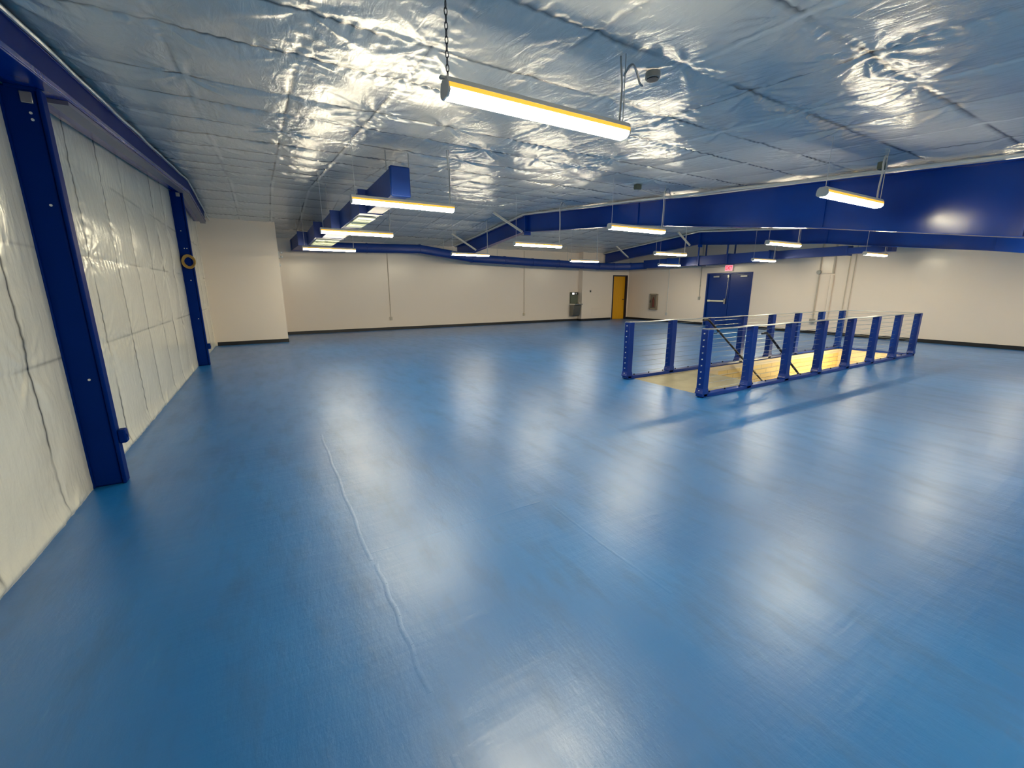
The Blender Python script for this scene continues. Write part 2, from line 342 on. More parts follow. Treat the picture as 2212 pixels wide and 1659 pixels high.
# ================================================================== OTHER WALLS
def gable(x0, x1, y0, y1, z0=0.0):   # a wall standing along Y up to the roof line
    m = MB(); ys = sorted({y0, y1} | ({RIDGE} if y0 < RIDGE < y1 else set()))
    rings = [[(x0, y, z0), (x1, y, z0), (x1, y, roof(y)+0.02), (x0, y, roof(y)+0.02)] for y in ys]
    return m.loft(rings)
JX = 0.47; JY = 14.09
struct('wall_left_corner', MB().box((XL-0.1, JY, 0), (JX, YB+0.1, roof(JY)+0.02)), WALLM)
struct('wall_back', box((JX, YB, 0), (13.12, YB+0.15, roof(YB)+0.06)), WALLM)
DX0, DX1, DH = 15.04, 16.03, 2.17
m = MB().box((13.12, YBR, 0), (DX0+0.02, YB+0.15, roof(YBR)+0.04)).box((DX1-0.02, YBR, 0), (XR+0.15, YB+0.15, roof(YBR)+0.04)).box((DX0+0.02, YBR, DH-0.02), (DX1-0.02, YB+0.15, roof(YBR)+0.04)).box((DX0+0.02, YB, 0), (DX1-0.02, YB+0.15, DH))
struct('wall_back_entry', m, WALLM)
EY0, EY1, EH = 9.64, 11.58, 2.13
m = MB()
for a, b, z in ((YF, EY0+0.02, 0), (EY0+0.02, EY1-0.02, EH-0.02), (EY1-0.02, YB, 0)):
    g = gable(XR, XR+0.15, a, b, z); m.add(g.v, g.f)
m.box((XR+0.14, EY0, 0), (XR+0.17, EY1, EH))
struct('wall_right', m, WALLM)
struct('wall_front', box((XL-0.1, YF-0.12, 0), (XR+0.15, YF, roof(YF)+0.05)), WALLM)
# black baseboards
bh, bt = 0.10, 0.012
struct('baseboard_corner', MB().box((XL+0.06, JY-bt, 0), (JX+bt, JY, bh)).box((JX, JY, 0), (JX+bt, YB, bh)), BASEM)
struct('baseboard_back', MB().box((JX+bt, YB-bt, 0), (13.12, YB, bh)).box((13.12-bt, YBR, 0), (13.12, YB, bh)), BASEM)
struct('baseboard_entry', MB().box((13.12-bt, YBR-bt, 0), (DX0-0.03, YBR, bh)).box((DX1+0.02, YBR-bt, 0), (XR, YBR, bh)), BASEM)
struct('baseboard_right', MB().box((XR-bt, YF, 0), (XR, EY0-0.03, bh)).box((XR-bt, EY1+0.03, 0), (XR, YBR, bh)), BASEM)

# ================================================================== FLOOR with the stair opening
HX0, HX1, HY0, HY1 = 5.37, 12.66, 3.76, 5.10
m = MB()
m.box((XL-0.15, YF-0.12, -0.28), (HX0, YB+0.15, 0)).box((HX1, YF-0.12, -0.28), (XR+0.15, YB+0.15, 0))
m.box((HX0, YF-0.12, -0.28), (HX1, HY0, 0)).box((HX0, HY1, -0.28), (HX1, YB+0.15, 0))
struct('floor', m, FLOOR)
# plywood joints telegraphing through the paint: low ridges in the sheet floor
def ridge(pts, wd, hh):
    m = MB()
    for (a, b) in zip(pts[:-1], pts[1:]):
        a = Vector(a); b = Vector(b); d = (b-a).normalized(); s = Vector((-d.y, d.x, 0))*wd
        m.loft([[c-s, c-s*0.3+Vector((0, 0, hh)), c+s*0.3+Vector((0, 0, hh)), c+s, c+Vector((0, 0, -0.004))] for c in (a, b)])
    return m
j = MB()
for y0, y1 in ((0.2, 1.05), (1.3, 2.2), (2.25, 4.72)):
    n = 14; pts = [(0.355+0.006*math.sin(k*1.7+y0)+0.022*(y1 < 3), y0+(y1-y0)*k/n, 0) for k in range(n+1)]
    g = ridge(pts, 0.013, 0.0007); j.add(g.v, g.f)
g = ridge([(0.37, 2.32, 0), (0.8, 2.325, 0), (1.3, 2.33, 0), (1.58, 2.33, 0)], 0.010, 0.0006); j.add(g.v, g.f)
g = ridge([(1.62, 2.25, 0), (1.61, 1.7, 0), (1.63, 1.2, 0)], 0.012, 0.0006); j.add(g.v, g.f)
struct('floor_joint', j, FLOOR, smooth=True)

# stairwell below
struct('wall_stairwell_far', MB().box((7.7, HY1-0.02, -3.2), (HX1, HY1, -0.10)), BLOCK)
struct('wall_stairwell_plaster', MB().box((HX0, HY1-0.02, -3.2), (7.7, HY1, -0.10)), STAIRW)
struct('wall_stairwell_near', MB().box((HX0, HY0-0.12, -3.2), (HX1, HY0, -0.285)), STAIRW)
struct('wall_stairwell_end', MB().box((HX1, HY0-0.12, -3.2), (HX1+0.12, HY1+0.12, -0.02)), STAIRW)
struct('wall_stairwell_start', MB().box((HX0-0.12, HY0-0.12, -3.2), (HX0, HY1+0.12, -0.29)), STAIRW)
struct('floor_lower', MB().box((HX0-0.1, HY0-0.12, -3.3), (HX1+0.12, HY1+0.12, -3.2)), STAIRW)
struct('trim_1', MB().box((HX0, HY1-0.028, -0.10), (HX1, HY1, 0.0)).box((HX1-0.02, HY0, -0.285), (HX1, HY1-0.02, 0)), STAIRW)
st = thing('staircase', 'bare plywood stair landing with steps going down inside the blue railing', 'stairs', (6.9, 4.43, -3.2))
MB().box((HX0, HY0, -0.05), (6.95, HY1-0.03, -0.006)).build('landing', PLY, st, bevel=0.004)
for i in range(16):
    z = -0.006-0.19*(i+1)
    if z < -3.1: break
    x = 6.95+0.28*i
    b = MB().box((x-0.02, HY0+0.01, z-0.03), (x+0.28, HY1-0.03, z)); b.box((x-0.002, HY0+0.01, z), (x+0.012, HY1-0.03, z+0.16))
    b.build('stair_step', PLY, st)
# lamp in the stairwell, low on the near wall
sl = thing('stairwell_light', 'bright strip light low inside the stair opening lighting its block wall', 'light', (11.3, 3.8, -0.5))
MB().box((10.7, 3.762, -0.56), (11.9, 3.80, -0.44)).build('housing', WHITE, sl, bevel=0.005)
MB().box((10.72, 3.80, -0.55), (11.88, 3.83, -0.45)).build('lens', mat('stair_lens', (0.9, 0.9, 0.85), 0.4, emit=(1.0, 0.85, 0.46), es=28.0), sl)

# ================================================================== STRUCTURAL FRAMES
def prof(pts, Y):
    for (a, za), (b, zb) in zip(pts[:-1], pts[1:]):
        if a <= Y <= b: return za+(zb-za)*(Y-a)/(b-a)
    return pts[0][1] if Y < pts[0][0] else pts[-1][1]
BOT = [(-3.6, 1.72), (0.45, 1.90), (1.28, 2.01), (3.25, 2.334), (5.21, 2.587), (6.53, 2.775), (10.42, 3.075), (10.8, 3.115), (11.05, 3.11), (14.3, 2.83), (16.0, 2.68)]
def frame(X, label, dz=0.0, yend=15.98):
    t = thing('roof_beam', label, 'beam', (X, 1.0, 0), 'deep blue roof beams')
    ys = [-3.6, -1.5, 0.45, 1.28, 2.2, 3.25, 4.2, 5.21, 6.53, 8.5, 10.42, 10.8, 11.05, 12.6, 14.3, yend]
    top = lambda Y: roof(Y)-0.075
    bot = lambda Y: prof(BOT, Y)+dz
    m = MB(); m.loft([[(X-0.006, y, bot(y)), (X+0.006, y, bot(y)), (X+0.006, y, top(y)), (X-0.006, y, top(y))] for y in ys]); m.build('web', BLUE, t)
    for nm, f, s in (('bottom_flange', bot, 1), ('top_flange', top, -1)):
        m = MB(); m.loft([[(X-0.095, y, f(y)), (X+0.095, y, f(y)), (X+0.095, y, f(y)+0.012*s), (X-0.095, y, f(y)+0.012*s)] for y in ys]); m.build(nm, BLUE, t, bevel=0.002)
    for y in (1.29, 3.15, 6.55):
        m = MB().box((X-0.09, y-0.008, bot(y)+0.01), (X+0.09, y+0.008, top(y)-0.01) if y > 2 else (X+0.09, y+0.008, top(y)-0.01))
        if y == 3.15: m = MB().box((X-0.025, y-0.006, bot(y)+0.01), (X+0.02, y+0.006, top(y)-0.01))
        if y == 6.55: m = MB().box((X-0.03, y-0.006, bot(y)+0.01), (X+0.02, y+0.006, top(y)-0.01))
        m.build('stiffener', BLUE, t)
    m = MB().box((X-0.1, 10.775, bot(10.8)-0.09), (X+0.1, 10.825, top(10.8)-0.02)); e = m.build('splice_plate', BLUE, t, bevel=0.003)
    b = MB()
    for k in range(5):
        for sx in (-0.06, 0.06): b.cyl((X+sx, 10.765, 3.08+dz+k*0.1), (X+sx, 10.835, 3.08+dz+k*0.1), 0.012, 6)
    b.build('bolts', BLUE, e)
    # column under the near end, against the front wall
    MB().box((X-0.006, -3.9, 0), (X+0.006, -3.3, roof(-3.6)-0.09)).build('column_web', BLUE, t)
    MB().box((X-0.095, -3.3, 0), (X+0.095, -3.288, 1.75+dz)).build('column_flange', BLUE, t)
    return t
frame(6.75, 'nearer deep blue steel roof beam crossing the ceiling at the right')
frame(14.42, 'farther deep blue steel roof beam near the right wall, behind the nearer one', 0.01)

def brace(p, q, label, nm='roof_brace'):
    p = Vector(p); q = Vector(q); d = (q-p).normalized(); s = Vector((0, 1, 0)); up_ = d.cross(s)
    m = MB(); wd = 0.055
    prof_ = [(-wd/2, 0), (wd/2, 0), (wd/2, 0.008), (-wd/2+0.008, 0.008), (-wd/2+0.008, 0.05), (-wd/2, 0.05)]
    m.loft([[c+s*a+up_*b for a, b in prof_] for c in (p, q)])
    single(nm, m, BRACE, label, 'brace', tuple(q), 'cream diagonal braces on the roof beams')
brace((5.71, 10.95, 3.56), (6.66, 10.95, 3.10), 'cream diagonal brace by the ridge splice of the nearer blue beam')
brace((5.72, 14.1, 3.36), (6.66, 14.1, 2.84), 'cream diagonal brace at the far wall end of the nearer blue beam')
brace((13.60, 11.2, 3.55), (14.33, 11.2, 3.11), 'cream diagonal brace by the ridge of the farther blue beam')
brace((13.55, 14.4, 3.33), (14.33, 14.4, 2.86), 'cream diagonal brace at the far wall end of the farther blue beam')

# pale folded edge of the ceiling film along each beam
for X, nm in ((6.62, 'trim_2'), (14.29, 'trim_3'), (-1.035, 'trim_4')):
    ys = np.arange(0.5, 16.0, 0.12)
    m = MB().tube([(X+0.004*math.sin(y*5), y, roof(y)-0.048+0.003*math.sin(y*3.1)) for y in ys], 0.020 if X > 0 else 0.014, 7)
    m.build(nm, CEILM, None, smooth=True)['kind'] = 'structure'

# ------------------------------------------------------------------ left wall rafter (blue channel under the roof edge) and pale soffit strip
def yrun(x0, x1, za, zb, y0, y1):
    m = MB(); ys = sorted({y0, y1, RIDGE} if y0 < RIDGE < y1 else {y0, y1})
    m.loft([[(x0, y, roof(y)+za), (x1, y, roof(y)+za), (x1, y, roof(y)+zb), (x0, y, roof(y)+zb)] for y in ys]); return m
rf = thing('wall_rafter', 'dark blue channel running along the top of the left wall', 'beam', (-1.2, 0, 0))
yrun(-1.30, -1.26, -0.27, -0.045, -3.9, 13.3).build('web', BLUE, rf)
yrun(-1.30, -1.05, -0.27, -0.255, -3.9, 13.3).build('bottom_flange', BLUE, rf, bevel=0.003)
yrun(-1.30, -1.05, -0.06, -0.045, -3.9, 13.3).build('top_flange', BLUE, rf, bevel=0.003)
yrun(-1.075, -1.06, -0.24, -0.05, -3.9, 13.3).build('face', COLP, rf)
m = yrun(-1.062, -1.045, -0.262, -0.225, -3.9, 13.3); m.build('lip', BLUE, rf, bevel=0.005)
sf = yrun(-1.17, -1.06, -0.30, -0.272, 4.5, 13.35); single('soffit_strip', sf, GREYW, 'pale grey strip under the blue channel on the left wall', 'trim', (-1.2, 0, 2.4))

# ------------------------------------------------------------------ left wall columns
def column(Y, label, dots, coil=None):
    t = thing('wall_column', label, 'column', (-1.24, Y, 0), 'blue steel columns of the left wall')
    zt = roof(Y)-0.27
    m = MB().box((-1.345, Y, 0), (-1.155, Y+0.08, zt)); m.build('web', COLP, t, bevel=0.018, seg=3)
    m = MB().box((-1.156, Y-0.014, 0), (-1.130, Y+0.09, zt)); m.build('flange', COLP, t, bevel=0.012, seg=3)
    m = MB().box((-1.345, Y-0.02, 0), (-1.318, Y+0.02, zt)); m.build('back_flange', COLP, t, bevel=0.006)
    for x, z in dots:
        MB().cyl((x, Y-0.006, z), (x, Y+0.01, z), 0.0085, 10).build('screw', BRIGHT, t)
    MB().box((-1.30, Y-0.01, zt-0.02), (-1.14, Y+0.08, zt)).build('cap_plate', COLP, t, bevel=0.003)
    m = MB().box((-1.235, Y-0.010, zt-0.10), (-1.175, Y+0.0, zt-0.03)); m.build('clip_plate', GREYM, t, bevel=0.008)
    b = MB().box((-1.131, Y+0.005, 0.33), (-1.08, Y+0.085, 0.44)); e = b.build('junction_box', COLP, t, bevel=0.012, seg=3)
    MB().cyl((-1.102, Y+0.02, 0.385), (-1.102, Y+0.03, 0.385), 0.03, 14).build('cover', COLP, e)
    return t
column(4.27, 'nearest blue steel column on the left wall, bolted from floor to roof', [(-1.21, 2.90), (-1.20, 2.66), (-1.198, 2.62), (-1.205, 2.09), (-1.215, 0.86)])
column(10.52, 'farther blue steel column on the left wall, with a cable coil hung on it', [(-1.25, 2.62), (-1.24, 2.30), (-1.20, 2.30), (-1.22, 1.7), (-1.2, 0.95)])
co = MB()
for k in range(7):
    r0 = (0.128, 0.122, 0.130, 0.115, 0.108, 0.100, 0.092)[k]; a0 = 0.3*k
    co.tube([(-1.20+r0*math.cos(t)*0.82+0.004*math.sin(3*t+a0), 10.46+0.006*k-0.02+0.006*math.sin(2*t+a0), 2.05+r0*1.0*math.sin(t)) for t in [2*PI*i/28 for i in range(28)]], 0.008, 6, closed=True)
single('cable_coil', co, CORD, 'round coil of ochre cable hanging on the farther left wall column', 'cable coil', (-1.20, 10.46, 2.05), smooth=True)

# ================================================================== LIGHT FIXTURES
def fixture(x0, Y, z, label, chain=False, L=1.22, loop=False, hang=True):
    t = thing('ceiling_light', label, 'light', (x0+L/2, Y, z), 'strip lights hung below the insulated ceiling')
    hw = 0.052
    # lens: wrap profile
    P = [(-hw, 0.030), (-hw, 0.014), (-hw+0.012, 0.001), (-hw+0.03, -0.006), (hw-0.03, -0.006), (hw-0.012, 0.001), (hw, 0.014), (hw, 0.030)]
    MB().loft([[(x, Y+a, z+b) for a, b in P] for x in (x0+0.012, x0+L-0.012)]).build('lens', LENS, t)
    P2 = [(-hw-0.003, 0.030), (hw+0.003, 0.030), (hw+0.001, 0.052), (-hw-0.001, 0.052)]
    MB().loft([[(x, Y+a, z+b) for a, b in P2] for x in (x0+0.006, x0+L-0.006)]).build('edge_glow', EDGE, t)
    P3 = [(-hw-0.002, 0.052), (hw+0.002, 0.052), (hw-0.010, 0.072), (hw-0.022, 0.084), (-hw+0.022, 0.084), (-hw+0.010, 0.072)]
    MB().loft([[(x, Y+a, z+b) for a, b in P3] for x in (x0, x0+L)]).build('housing', WHITE, t, bevel=0.002)
    for x in (x0-0.001, x0+L-0.012):
        MB().loft([[(x+d, Y+a*1.04, z+b) for a, b in ((-hw, 0.034), (-hw, 0.014), (-hw+0.02, -0.005), (hw-0.02, -0.005), (hw, 0.014), (hw, 0.034), (hw-0.01, 0.074), (-hw+0.01, 0.074))] for d in (0, 0.013)]).build('end_cap', WHITE, t, bevel=0.001)
    zc = roof(Y)+0.0
    if not hang: return t
    if chain:
        n = int((zc-0.02-(z+0.09))/0.030); c = MB()
        for k in range(n):
            zz = z+0.10+0.030*k; pts = []
            for i in range(10):
                a = 2*PI*i/10; u = 0.0075*math.cos(a); v = 0.019*math.sin(a)
                pts.append((x0+0.02+(u if k % 2 else 0), Y+(0 if k % 2 else u), zz+v))
            c.tube(pts, 0.0024, 5, closed=True)
        c.build('chain', DARK, t)
        MB().box((x0-0.022, Y-0.012, z+0.078), (x0+0.03, Y+0.012, z+0.09)).build('bracket', GREYM, t, bevel=0.002)
    else:
        MB().cyl((x0+0.05, Y, z+0.08), (x0+0.05, Y, zc), 0.0032, 6).build('hanger', WHITE, t)
    xr = x0+L-0.05; pts = []
    n = 10
    for k in range(n+1):
        f = k/n; pts.append((xr+0.010*math.sin(f*5)+(0.05*max(0, f-0.85)/0.15 if loop else 0), Y+0.006*math.sin(f*7), z+0.08+(zc-z-0.09)*f))
    MB().tube(pts, 0.009 if not chain else 0.006, 7).build('cord', GREYM if chain else WHITE, t, smooth=True)
    MB().cyl((xr, Y-0.03, z+0.08), (xr+0.0, Y-0.03, zc), 0.003, 5).build('hanger', GREYM, t)
    if chain or loop:
        pts = [(xr+0.02+0.20*f, Y+0.04*f, zc-0.09-0.02+0.085*math.sin(PI*min(1, f*1.15))) for f in [k/12 for k in range(13)]]
        MB().tube(pts, 0.007, 6).build('feed_conduit', GREYM, t, smooth=True)
    return t
fixture(0.89, 2.21, 2.455, 'nearest strip light, hung by a dark link chain high in the foreground', chain=True)
fixture(0.95, 5.22, 2.46, 'strip light hanging in front of the near end of the blue duct')
fixture(0.94, 8.11, 2.455, 'strip light crossing under the duct between its two square diffusers')
fixture(0.92, 11.68, 2.455, 'farthest strip light of the left row, by the corner of the duct')
fixture(4.76, 2.27, 2.385, 'strip light hanging before the bright right part of the nearer blue beam', loop=True)
fixture(4.75, 5.21, 2.425, 'strip light below the middle of the nearer blue beam', loop=True)
fixture(4.69, 8.03, 2.42, 'strip light left of the nearer beam, under its ridge', loop=True)
fixture(4.86, 11.95, 2.49, 'strip light at the far wall end of the nearer blue beam')
fixture(9.04, 5.20, 2.40, 'strip light before the farther blue beam, with both cords lit')
fixture(9.03, 8.12, 2.40, 'strip light hanging left of the double door, under the farther beam')
fixture(9.04, 11.75, 2.415, 'strip light overhead in front of the bottle filling fountain')
fixture(13.38, 5.18, 2.345, 'strip light beside the right wall, rightmost of the far ones')
fixture(13.40, 8.10, 2.365, 'strip light just above the right side of the blue double door')
fixture(13.38, 11.8, 2.39, 'small far strip light just left of the double door')
fixture(9.04, 2.2, 2.40, 'strip light hidden behind the deep right part of the nearer beam')
fixture(13.4, 2.2, 2.36, 'strip light beside the right wall, just outside the view')
for k, x in enumerate((0.93, 4.75, 9.04, 13.4)):
    fixture(x, -0.9, 2.30, ('strip light behind the viewer by the left wall', 'strip light behind the viewer, second from the left wall', 'strip light behind the viewer, third from the left wall', 'strip light behind the viewer by the right wall')[k])

# ================================================================== AIR DUCT
du_ = thing('air_duct', 'blue sheet metal duct looping along the back of the room under the ceiling', 'duct', (1.6, 5.66, 2.68))
def ysec(x0, x1, z0, z1, y0, y1, x0b=None, nm='duct_section'):
    x0b = x0 if x0b is None else x0b
    m = MB().loft([[(a, y, z0), (x1, y, z0), (x1, y, z1), (a, y, z1)] for y, a in ((y0, x0), (y1, x0b))]); return m.build(nm, DUCTM, du_, bevel=0.006)
def yfl(x0, x1, z0, z1, y, e=0.022):
    MB().box((x0-e, y-0.02, z0-e*0.5), (x1+e, y+0.02, z1+e)).build('joint_flange', DUCTM, du_, bevel=0.003)
ysec(1.53, 1.76, 2.68, 3.00, 5.68, 7.2); ysec(1.44, 1.76, 2.68, 3.0, 7.2, 9.3)
ysec(1.30, 1.76, 2.68, 3.0, 9.3, 11.0); ysec(1.16, 1.76, 2.68, 3.0, 11.0, 13.0); ysec(0.95, 1.76, 2.68, 3.0, 13.0, 14.75, 0.88)
yfl(1.53, 1.76, 2.68, 3.0, 5.69, 0.012)
for a, y in ((1.44, 7.2), (1.30, 9.3), (1.16, 11.0), (0.95, 13.0)): yfl(a, 1.76, 2.68, 3.0, y)
MB().box((1.52, 5.64, 2.66), (1.77, 5.675, 3.02)).build('end_cap', DUCTM, du_, bevel=0.02)
MB().box((0.86, 14.75, 2.67), (1.9, 15.2, 3.0)).build('duct_elbow', DUCTM, du_, bevel=0.02)
def xsec(pts, hz, hy, nm='duct_section'):
    """rounded duct following pts (bottom centre line)"""
    n = 16; rings = []
    for i, p in enumerate(pts):
        p = Vector(p); a = Vector(pts[max(i-1, 0)]); b = Vector(pts[min(i+1, len(pts)-1)]); d = (b-a); d.z = 0; d.normalize(); s = Vector((-d.y, d.x, 0))
        r = []
        for k in range(n):
            t = 2*PI*k/n; c, q = math.cos(t), math.sin(t)
            ex = 0.55
            r.append(p + s*hy/2*math.copysign(abs(c)**ex, c) + Vector((0, 0, hz/2+hz/2*math.copysign(abs(q)**ex, q))))
        rings.append(r)
    o = MB().loft(rings).build(nm, DUCTM, du_, smooth=True); return o
path = [(1.9, 15.0, 2.675), (3.1, 15.0, 2.70), (4.9, 15.0, 2.74), (6.9, 15.0, 2.49), (8.3, 15.0, 2.46), (9.6, 15.0, 2.42), (10.9, 15.0, 2.40), (12.2, 15.0, 2.375), (13.1, 15.0, 2.35), (13.9, 14.85, 2.345), (14.6, 14.5, 2.35), (15.0, 13.9, 2.37)]
for a, b in zip(path[:-1], path[1:]):
    xsec([a, b], 0.30, 0.32); p = Vector(b)
for p, a in zip(path[1:-1], path[:-2]):
    d = (Vector(p)-Vector(a)).normalized(); q = Vector(p)+Vector((0, 0, -0.008))
    xsec([tuple(q-d*0.015), tuple(q+d*0.015)], 0.322, 0.345, 'joint_flange')
ysec(14.80, 15.20, 2.40, 2.74, 8.4, 13.9); ysec(14.84, 15.16, 2.46, 2.72, 6.2, 8.4); ysec(14.84, 15.16, 2.49, 2.66, 5.15, 6.2)
for y in (12.6, 11.1, 9.9, 8.4): yfl(14.8, 15.2, 2.40, 2.74, y)
yfl(14.84, 15.16, 2.46, 2.70, 6.2)
for (x0, x1, y0, y1) in ((1.46, 1.74, 7.5, 8.75), (1.20, 1.72, 11.25, 12.75)):
    e = MB().box((x0, y0, 2.655), (x1, y1, 2.679)).build('diffuser', DIFF, du_, bevel=0.006)
    e['label'] = 'pale square air diffuser'
    g = MB()
    for k in range(4): 
        f = 0.18+0.2*k; g.box((x0+0.03, y0+(y1-y0)*f, 2.648), (x1-0.03, y0+(y1-y0)*f+0.02, 2.656))
    g.build('louvre', DIFF, e)
for x, y, z, yy in ((1.50, 5.75, 3.0, 0), (1.79, 5.75, 3.0, 0), (1.26, 9.4, 3.0, 0), (1.79, 9.4, 3.0, 0), (0.92, 13.1, 3.0, 0), (1.79, 13.1, 3.0, 0), (5.8, 15.0, 2.9, 0), (11.4, 15.0, 2.66, 0), (8.0, 15, 2.7, 0)):
    MB().cyl((x, y, z-0.02), (x, y, roof(y)), 0.006, 6).build('hanger', GREYM, du_)
for y in (11.1, 9.9):
    m = MB().box((14.76, y-0.025, 2.38), (14.79, y+0.025, roof(y)-0.05)); m.box((14.76, y-0.025, 2.38), (15.24, y+0.025, 2.395)); m.box((15.21, y-0.025, 2.38), (15.24, y+0.025, roof(y)-0.05)); m.build('support_strap', DUCTM, du_)

# ================================================================== STAIR RAILING
NR = thing('stair_railing', 'blue post and steel cable railing round the stair opening', 'railing', (9.0, 4.4, 0))
PX = [5.27, 6.335, 7.40, 8.465, 9.53, 10.595, 11.66, 12.70]
YN, YFa, PW, PD, PH = 3.70, 5.165, 0.115, 0.11, 0.965
def post(x, y, bolts=None):
    o = MB().box((x-PW/2, y-PD/2, 0.01), (x+PW/2, y+PD/2, PH)).build('post', BLUEP, NR, bevel=0.006)
    fl = MB(); s = PW/2+0.018
    fl.loft([[(x-a, y-b, z), (x+a, y-b, z), (x+a, y+b, z), (x-a, y+b, z)] for a, b, z in ((s, PD/2+0.006, 0.05), (s, PD/2+0.006, 0.064), (PW/2+0.012, PD/2+0.006, 0.07), (PW/2+0.002, PD/2+0.002, 0.13))]).build('base_plate', BLUEP, o, bevel=0.003)
    if bolts:
        b = MB()
        for k in range(10):
            z = 0.10+0.09*k
            b.cyl((x-PW/2-0.012, y, z), (x-PW/2+0.002, y, z), 0.009, 8)
        b.build('cable_ends', BRIGHT, o)
    return o
for x in PX:
    post(x, YN, x == PX[0]); post(x, YFa, x == PX[0])
for Y in (YN, YFa):
    b = MB().box((PX[0]-0.02, Y-0.055, 0.0), (PX[-1]+0.055, Y+0.055, 0.05)); e = b.build('base_channel', BLUEP, NR, bevel=0.004)
    for i in range(7):
        for f in (0.16, 0.5, 0.84):
            x = PX[i]+(PX[i+1]-PX[i])*f; MB().cyl((x, Y, 0.048), (x, Y, 0.072), 0.011, 6).build('bolt', DARK, e)
MB().box((PX[-1]-0.055, YN, 0.0), (PX[-1]+0.055, YFa, 0.05)).build('base_channel', BLUEP, NR, bevel=0.004)
def cap(p, q, n):
    pts = [Vector(p)+(Vector(q)-Vector(p))*(k/n) for k in range(n+1)]; m = MB(); d = (Vector(q)-Vector(p)).normalized(); s = Vector((-d.y, d.x, 0))*0.05
    m.loft([[c-s+Vector((0, 0, o)), c+s+Vector((0, 0, o)), c+s+Vector((0, 0, o+0.010)), c-s+Vector((0, 0, o+0.010))] for c, o in ((c, -0.010*abs(math.sin(PI*k*7/n))) for k, c in enumerate(pts))])
    m.build('cap_rail', RAILCAP, NR, bevel=0.002, smooth=True)
cap((PX[0]-0.05, YN, PH+0.002), (PX[-1]+0.05, YN, PH+0.002), 56); cap((PX[0]-0.05, YFa, PH+0.002), (PX[-1]+0.05, YFa, PH+0.002), 56)
MB().box((PX[-1]-0.05, YN+0.05, PH), (PX[-1]+0.05, YFa-0.05, PH+0.010)).build('cap_rail', RAILCAP, NR, bevel=0.002)
for k in range(10):
    z = 0.10+0.09*k
    for Y in (YN, YFa): MB().cyl((PX[0], Y, z), (PX[-1], Y, z), 0.0026, 6).build('cable', WIRE, NR)
    MB().cyl((PX[-1], YN, z), (PX[-1], YFa, z), 0.0032, 6).build('cable', WIRE, NR)

def handrail(Y, x0, z0, x1, side, label):
    t = thing('handrail', label, 'handrail', (x0, Y, z0)); sl_ = 0.68
    pts = [(x0-0.16, Y, z0-0.01), (x0-0.05, Y, z0), (x0+0.02, Y, z0-0.03)]
    n = 14
    for k in range(1, n+1): x = x0+0.02+(x1-x0)*k/n; pts.append((x, Y, z0-0.03-sl_*(x-x0-0.02)))
    MB().tube(pts, 0.019, 10).build('rail', DARK, t, smooth=True)
    for x in (x0+0.3, x0+1.35, x0+2.4):
        z = z0-0.03-sl_*(x-x0-0.02)
        MB().tube([(x, Y, z-0.01), (x, Y+side*0.03, z-0.06), (x, Y+side*0.08, z-0.06)], 0.007, 6).build('bracket', DARK, t)
    return t
handrail(4.90, 6.98, 0.97, 10.6, 1, 'dark sloping handrail on the far side of the stairs, behind the first near post')
handrail(3.82, 6.98, 0.82, 10.6, -1, 'dark sloping handrail on the near side of the stairs, behind the third near post')

# ================================================================== DOORS
d1 = thing('door_1', 'yellow oak door in a dark navy frame on the back wall', 'door', (15.53, YBR, 0)); d1['kind'] = 'structure'
m = MB(); f = 0.055
for a, b, z0, z1 in ((DX0, DX0+f, 0, DH), (DX1-f, DX1, 0, DH), (DX0+f, DX1-f, DH-f, DH)):
    m.box((a, YBR-0.02, z0), (b, YBR+0.16, z1))
m.build('door_frame', NAVY, d1, bevel=0.004)
lf = MB().box((DX0+f, YBR+0.11, 0.006), (DX1-f, YBR+0.155, DH-f)).build('door_leaf', WOOD, d1, bevel=0.003)
m = MB().cyl((DX1-0.13, YBR+0.11, 0.98), (DX1-0.13, YBR+0.055, 0.98), 0.012, 8); m.cyl((DX1-0.13, YBR+0.06, 0.98), (DX1-0.25, YBR+0.06, 0.98), 0.010, 8); m.cyl((DX1-0.13, YBR+0.112, 0.98), (DX1-0.13, YBR+0.102, 0.98), 0.026, 14)
m.build('door_handle', DARK, lf, smooth=True)

d2 = thing('door_2', 'blue steel double door with a panic bar on the right wall', 'door', (XR, 10.61, 0)); d2['kind'] = 'structure'
m = MB()
for a, b, z0, z1 in ((EY0, EY0+f, 0, EH), (EY1-f, EY1, 0, EH), (EY0+f, EY1-f, EH-f, EH)):
    m.box((XR-0.02, a, z0), (XR+0.13, b, z1))
m.build('door_frame', DOORB, d2, bevel=0.004)
MC = (EY0+EY1)/2
l1 = MB().box((XR+0.06, MC+0.003, 0.006), (XR+0.105, EY1-f, EH-f)).build('door_leaf', DOORB, d2, bevel=0.003)
l2 = MB().box((XR+0.06, EY0+f, 0.006), (XR+0.105, MC-0.003, EH-f)).build('door_leaf', DOORB, d2, bevel=0.003)
MB().box((XR+0.04, MC-0.025, 0.01), (XR+0.06, MC+0.025, EH-f-0.01)).build('astragal', DOORB, l1, bevel=0.003)
m = MB().box((XR-0.01, MC+0.13, 0.985), (XR+0.035, EY1-0.13, 1.045)); m.box((XR+0.0, EY1-0.19, 0.975), (XR+0.06, EY1-0.1, 1.055)); m.build('panic_bar', PANIC, l1, bevel=0.006)
m = MB().box((XR-0.015, MC+0.05, 0.90), (XR+0.06, MC+0.12, 1.11)).cyl((XR+0.03, MC+0.06, 1.1), (XR+0.03, MC+0.03, 2.02), 0.010, 8).box((XR+0.0, MC+0.0, 1.93), (XR+0.06, MC+0.06, 2.04)); m.build('vertical_rod', CHROME, l1, bevel=0.002)
